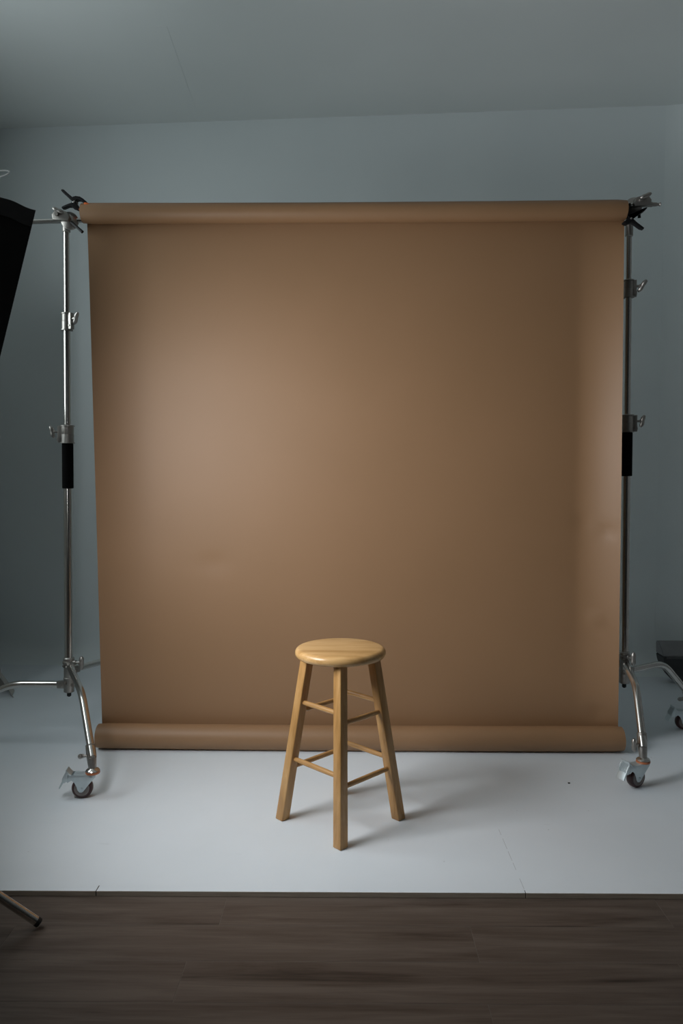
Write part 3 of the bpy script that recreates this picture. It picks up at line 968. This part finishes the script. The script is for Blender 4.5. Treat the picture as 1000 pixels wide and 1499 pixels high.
bm = shell_between([(0, HW, HU), (LIP, HW, HU), (0.27, HW * 0.86, HU * 0.88), (0.36, HW * 0.58, HU * 0.62), (0.43, HW * 0.28, HU * 0.24)])
link('shell', bm, M_BOX, sb, sharp=25)
# charcoal hem along the top edge of the near side and the top
bm = B()
hem_w = 0.040
for i in range(14):
    d0, d1 = i * 0.0058, (i + 1) * 0.0058
    def hp(d, v, off):
        return cen - N * d - Wd * (HW + off) + U * (HU - v - 0.0015 * math.sin(d * 90) + 0.0015)
    q = [hp(d0, 0, 0.0018), hp(d1, 0, 0.0018), hp(d1, hem_w, 0.0018), hp(d0, hem_w, 0.0018)]
    q2 = [hp(d0, 0, 0.0), hp(d1, 0, 0.0), hp(d1, hem_w, 0.0), hp(d0, hem_w, 0.0)]
    v1 = [bm.verts.new(p) for p in q]; v2 = [bm.verts.new(p) for p in q2]
    bm.faces.new(v1); bm.faces.new(v2[::-1])
    for a in range(4):
        bm.faces.new((v1[a], v2[a], v2[(a + 1) % 4], v1[(a + 1) % 4]))
bmesh.ops.remove_doubles(bm, verts=bm.verts, dist=1e-5)
link('hem_band', bm, M_HEM, sb)
bm = B()
dc = cen - N * LIP
fv = rect(bm, dc, HW - 0.005, HU - 0.005); bv = rect(bm, dc - N * 0.003, HW - 0.005, HU - 0.005)
bm.faces.new(fv); bm.faces.new(bv[::-1])
for a in range(4):
    bm.faces.new((fv[a], bv[a], bv[(a + 1) % 4], fv[(a + 1) % 4]))
link('diffuser', bm, M_GLOW, sb, smooth=False)
bm = B()
b0 = cen - N * 0.425
profile(bm, b0, b0 - N, [(0, 0.085), (0.012, 0.092), (0.03, 0.075), (0.22, 0.068), (0.235, 0.055)], 32)
link('lamp_head', bm, M_BLACKP, sb)

# light stand carrying the softbox
base = Vector((cen.x - N.x * 0.50, cen.y - N.y * 0.50, WOOD_Z))
foot0 = ground(58, 1353, WOOD_Z + 0.010)
az0 = math.atan2(foot0.y - base.y, foot0.x - base.x)
reach = math.hypot(foot0.x - base.x, foot0.y - base.y)
ls = thing('light_stand', 'silver light stand whose rubber-tipped leg rests on the dark wood at lower left', 'stand', base)
head_z = (cen - N * 0.50).z - 0.085
bm = B(); rod(bm, base + Vector((0, 0, 0.25)), base + Vector((0, 0, 0.95)), 0.0165, seg=24); link('pole_section', bm, M_STEEL, ls)
bm = B(); rod(bm, base + Vector((0, 0, 0.93)), Vector((base.x, base.y, head_z)), 0.0135, seg=24); link('pole_section', bm, M_STEEL, ls)
bm = B(); profile(bm, base + Vector((0, 0, 0.915)), base + Vector((0, 0, 2)), [(0, 0.018), (0.002, 0.024), (0.05, 0.024), (0.055, 0.019)], 28); cl = link('collar', bm, M_CAST, ls)
bm = B(); wing_knob(bm, base + Vector((0.024, 0, 0.94)), (1, 0, 0), (0, 0, 1), 0.036); link('wing_knob', bm, M_CAST, cl)
top_h = 0.52
bm = B(); profile(bm, base + Vector((0, 0, top_h - 0.035)), base + Vector((0, 0, 2)), [(0, 0.022), (0.003, 0.028), (0.06, 0.028), (0.065, 0.022)], 28); link('leg_hub', bm, M_CAST, ls)
for k in range(3):
    az = az0 + k * R(120)
    d = Vector((math.cos(az), math.sin(az), 0))
    a = base + d * 0.028 + Vector((0, 0, top_h))
    b = base + d * reach + Vector((0, 0, 0.013))
    dn = (b - a).normalized()
    bm = B(); rod(bm, a, b - dn * 0.012, 0.0120, seg=20); lg = link('leg', bm, M_STEEL, ls)
    bm = B(); rod(bm, b - dn * 0.013, b, 0.0126, seg=20, bev=0.002); link('rubber_foot', bm, M_RUBBER, lg)

# ================================================================== things at the edges of the frame
# pale cloth hanging at the left wall
def drape():
    bm = B()
    Y0 = ground(10, 1021).y
    xe = ground(22, 1021).x
    n, m = 46, 26
    ht = 2.35
    rows = []
    for j in range(m + 1):
        v = j / m
        z = 0.003 + ht * v
        row = []
        for i in range(n + 1):
            u = i / n
            flare = 0.27 * math.exp(-v * ht / 0.10)
            x = (XL + 0.03) + (xe - 0.150 - XL - 0.03) * u + flare * (0.55 * u)
            y = Y0 + 0.13 + 0.045 * math.sin(u * 24 + 0.6 * math.sin(v * 5)) * (0.5 + 0.5 * u) + flare * -0.5 * (0.6 + 0.4 * math.sin(u * 13))
            row.append(Vector((x, y, z)))
        rows.append(row)
    f = [[bm.verts.new(p) for p in r] for r in rows]
    g = [[bm.verts.new(p + Vector((0, 0.003, 0))) for p in r] for r in rows]
    for j in range(m):
        for i in range(n):
            bm.faces.new((f[j][i], f[j][i + 1], f[j + 1][i + 1], f[j + 1][i]))
            bm.faces.new((g[j][i], g[j + 1][i], g[j + 1][i + 1], g[j][i + 1]))
        for i in (0, n):
            bm.faces.new((f[j][i], f[j + 1][i], g[j + 1][i], g[j][i]))
    for i in range(n):
        for j in (0, m):
            bm.faces.new((f[j][i], f[j][i + 1], g[j][i + 1], g[j][i]))
    return link('curtain', bm, M_CURTAIN, sharp=60)
tag(drape(), 'pale grey cloth falling to the floor at the left edge behind the left stand', 'curtain')

# white loop near the left wall
c = at(-3, 255, 4.0)
t = thing('cord_loop', 'small pale loop high on the wall above the black softbox', 'loop', c)
bm = B()
pts = [c + Vector((0.060 * math.cos(R(a)), 0.012 * math.sin(R(a)), 0.021 * math.sin(R(a)) + 0.010 * math.cos(R(a)))) for a in range(-170, 171, 10)]
sweep(bm, pts, 0.0045, 12)
link('ring', bm, M_CORD, t)
bm = B()
sweep(bm, [c + Vector((-0.056, 0, -0.010)), c + Vector((-0.16, 0.01, -0.02)), Vector((XL + 0.004, c.y + 0.02, c.z - 0.02))], [0.005, 0.006, 0.012], 12)
link('stem', bm, M_CORD, t)

# dark bag in the right-hand corner
Yg = 4.27
E = [at(994, 1003.5, Yg), at(985, 993, Yg), at(976.5, 981, Yg), at(972, 970, Yg), at(970.5, 961, Yg), at(967, 941, Yg + 0.03)]
E[0].z = 0.003
XB = E[0].x + 0.20
bagt = thing('equipment_bag', 'dark charcoal bag on the floor at the right edge behind the right stand', 'bag', (E[0].x + 0.1, Yg + 0.06, 0))
def bag_part(name, rows, depth, mat_):
    bm = B()
    rings = [[bm.verts.new(p) for p in ((e.x, y0, e.z), (XB, y0, e.z), (XB, y1, e.z), (e.x, y1, e.z))] for e, y0, y1 in rows]
    for a, b in zip(rings, rings[1:]):
        for k in range(4):
            bm.faces.new((a[k], a[(k + 1) % 4], b[(k + 1) % 4], b[k]))
    bm.faces.new(rings[0]); bm.faces.new(rings[-1])
    bmesh.ops.bevel(bm, geom=bm.edges[:], offset=0.004, segments=2, affect='EDGES')
    link(name, bm, mat_, bagt, sharp=50)
bag_part('bag_body', [(e, Yg - 0.004 * k, Yg + 0.10) for k, e in enumerate(E[:5])], 0.1, M_BAG)
bag_part('top_flap', [(E[4] + Vector((0.001, 0, 0.001)), Yg - 0.012, Yg + 0.10), (E[5], Yg + 0.05, Yg + 0.095)], 0.1, M_FLAP)
bm = B(); box(bm, (E[4].x + 0.014, Yg - 0.024, E[4].z - 0.010), (XB, Yg - 0.016, E[4].z + 0.004), bev=0.002); link('trim_band', bm, M_TRIM, bagt)

# a dark chip of dirt on the platform
p = ground(833, 1147)
bm = B(); ball(bm, p + Vector((0, 0, 0.0022)), 0.0042, (1.2, 0.9, 0.55), 10, 8)
tag(link('dirt_chip', bm, M_RUBBER), 'tiny dark chip of dirt on the white platform left of the right front caster', 'chip')
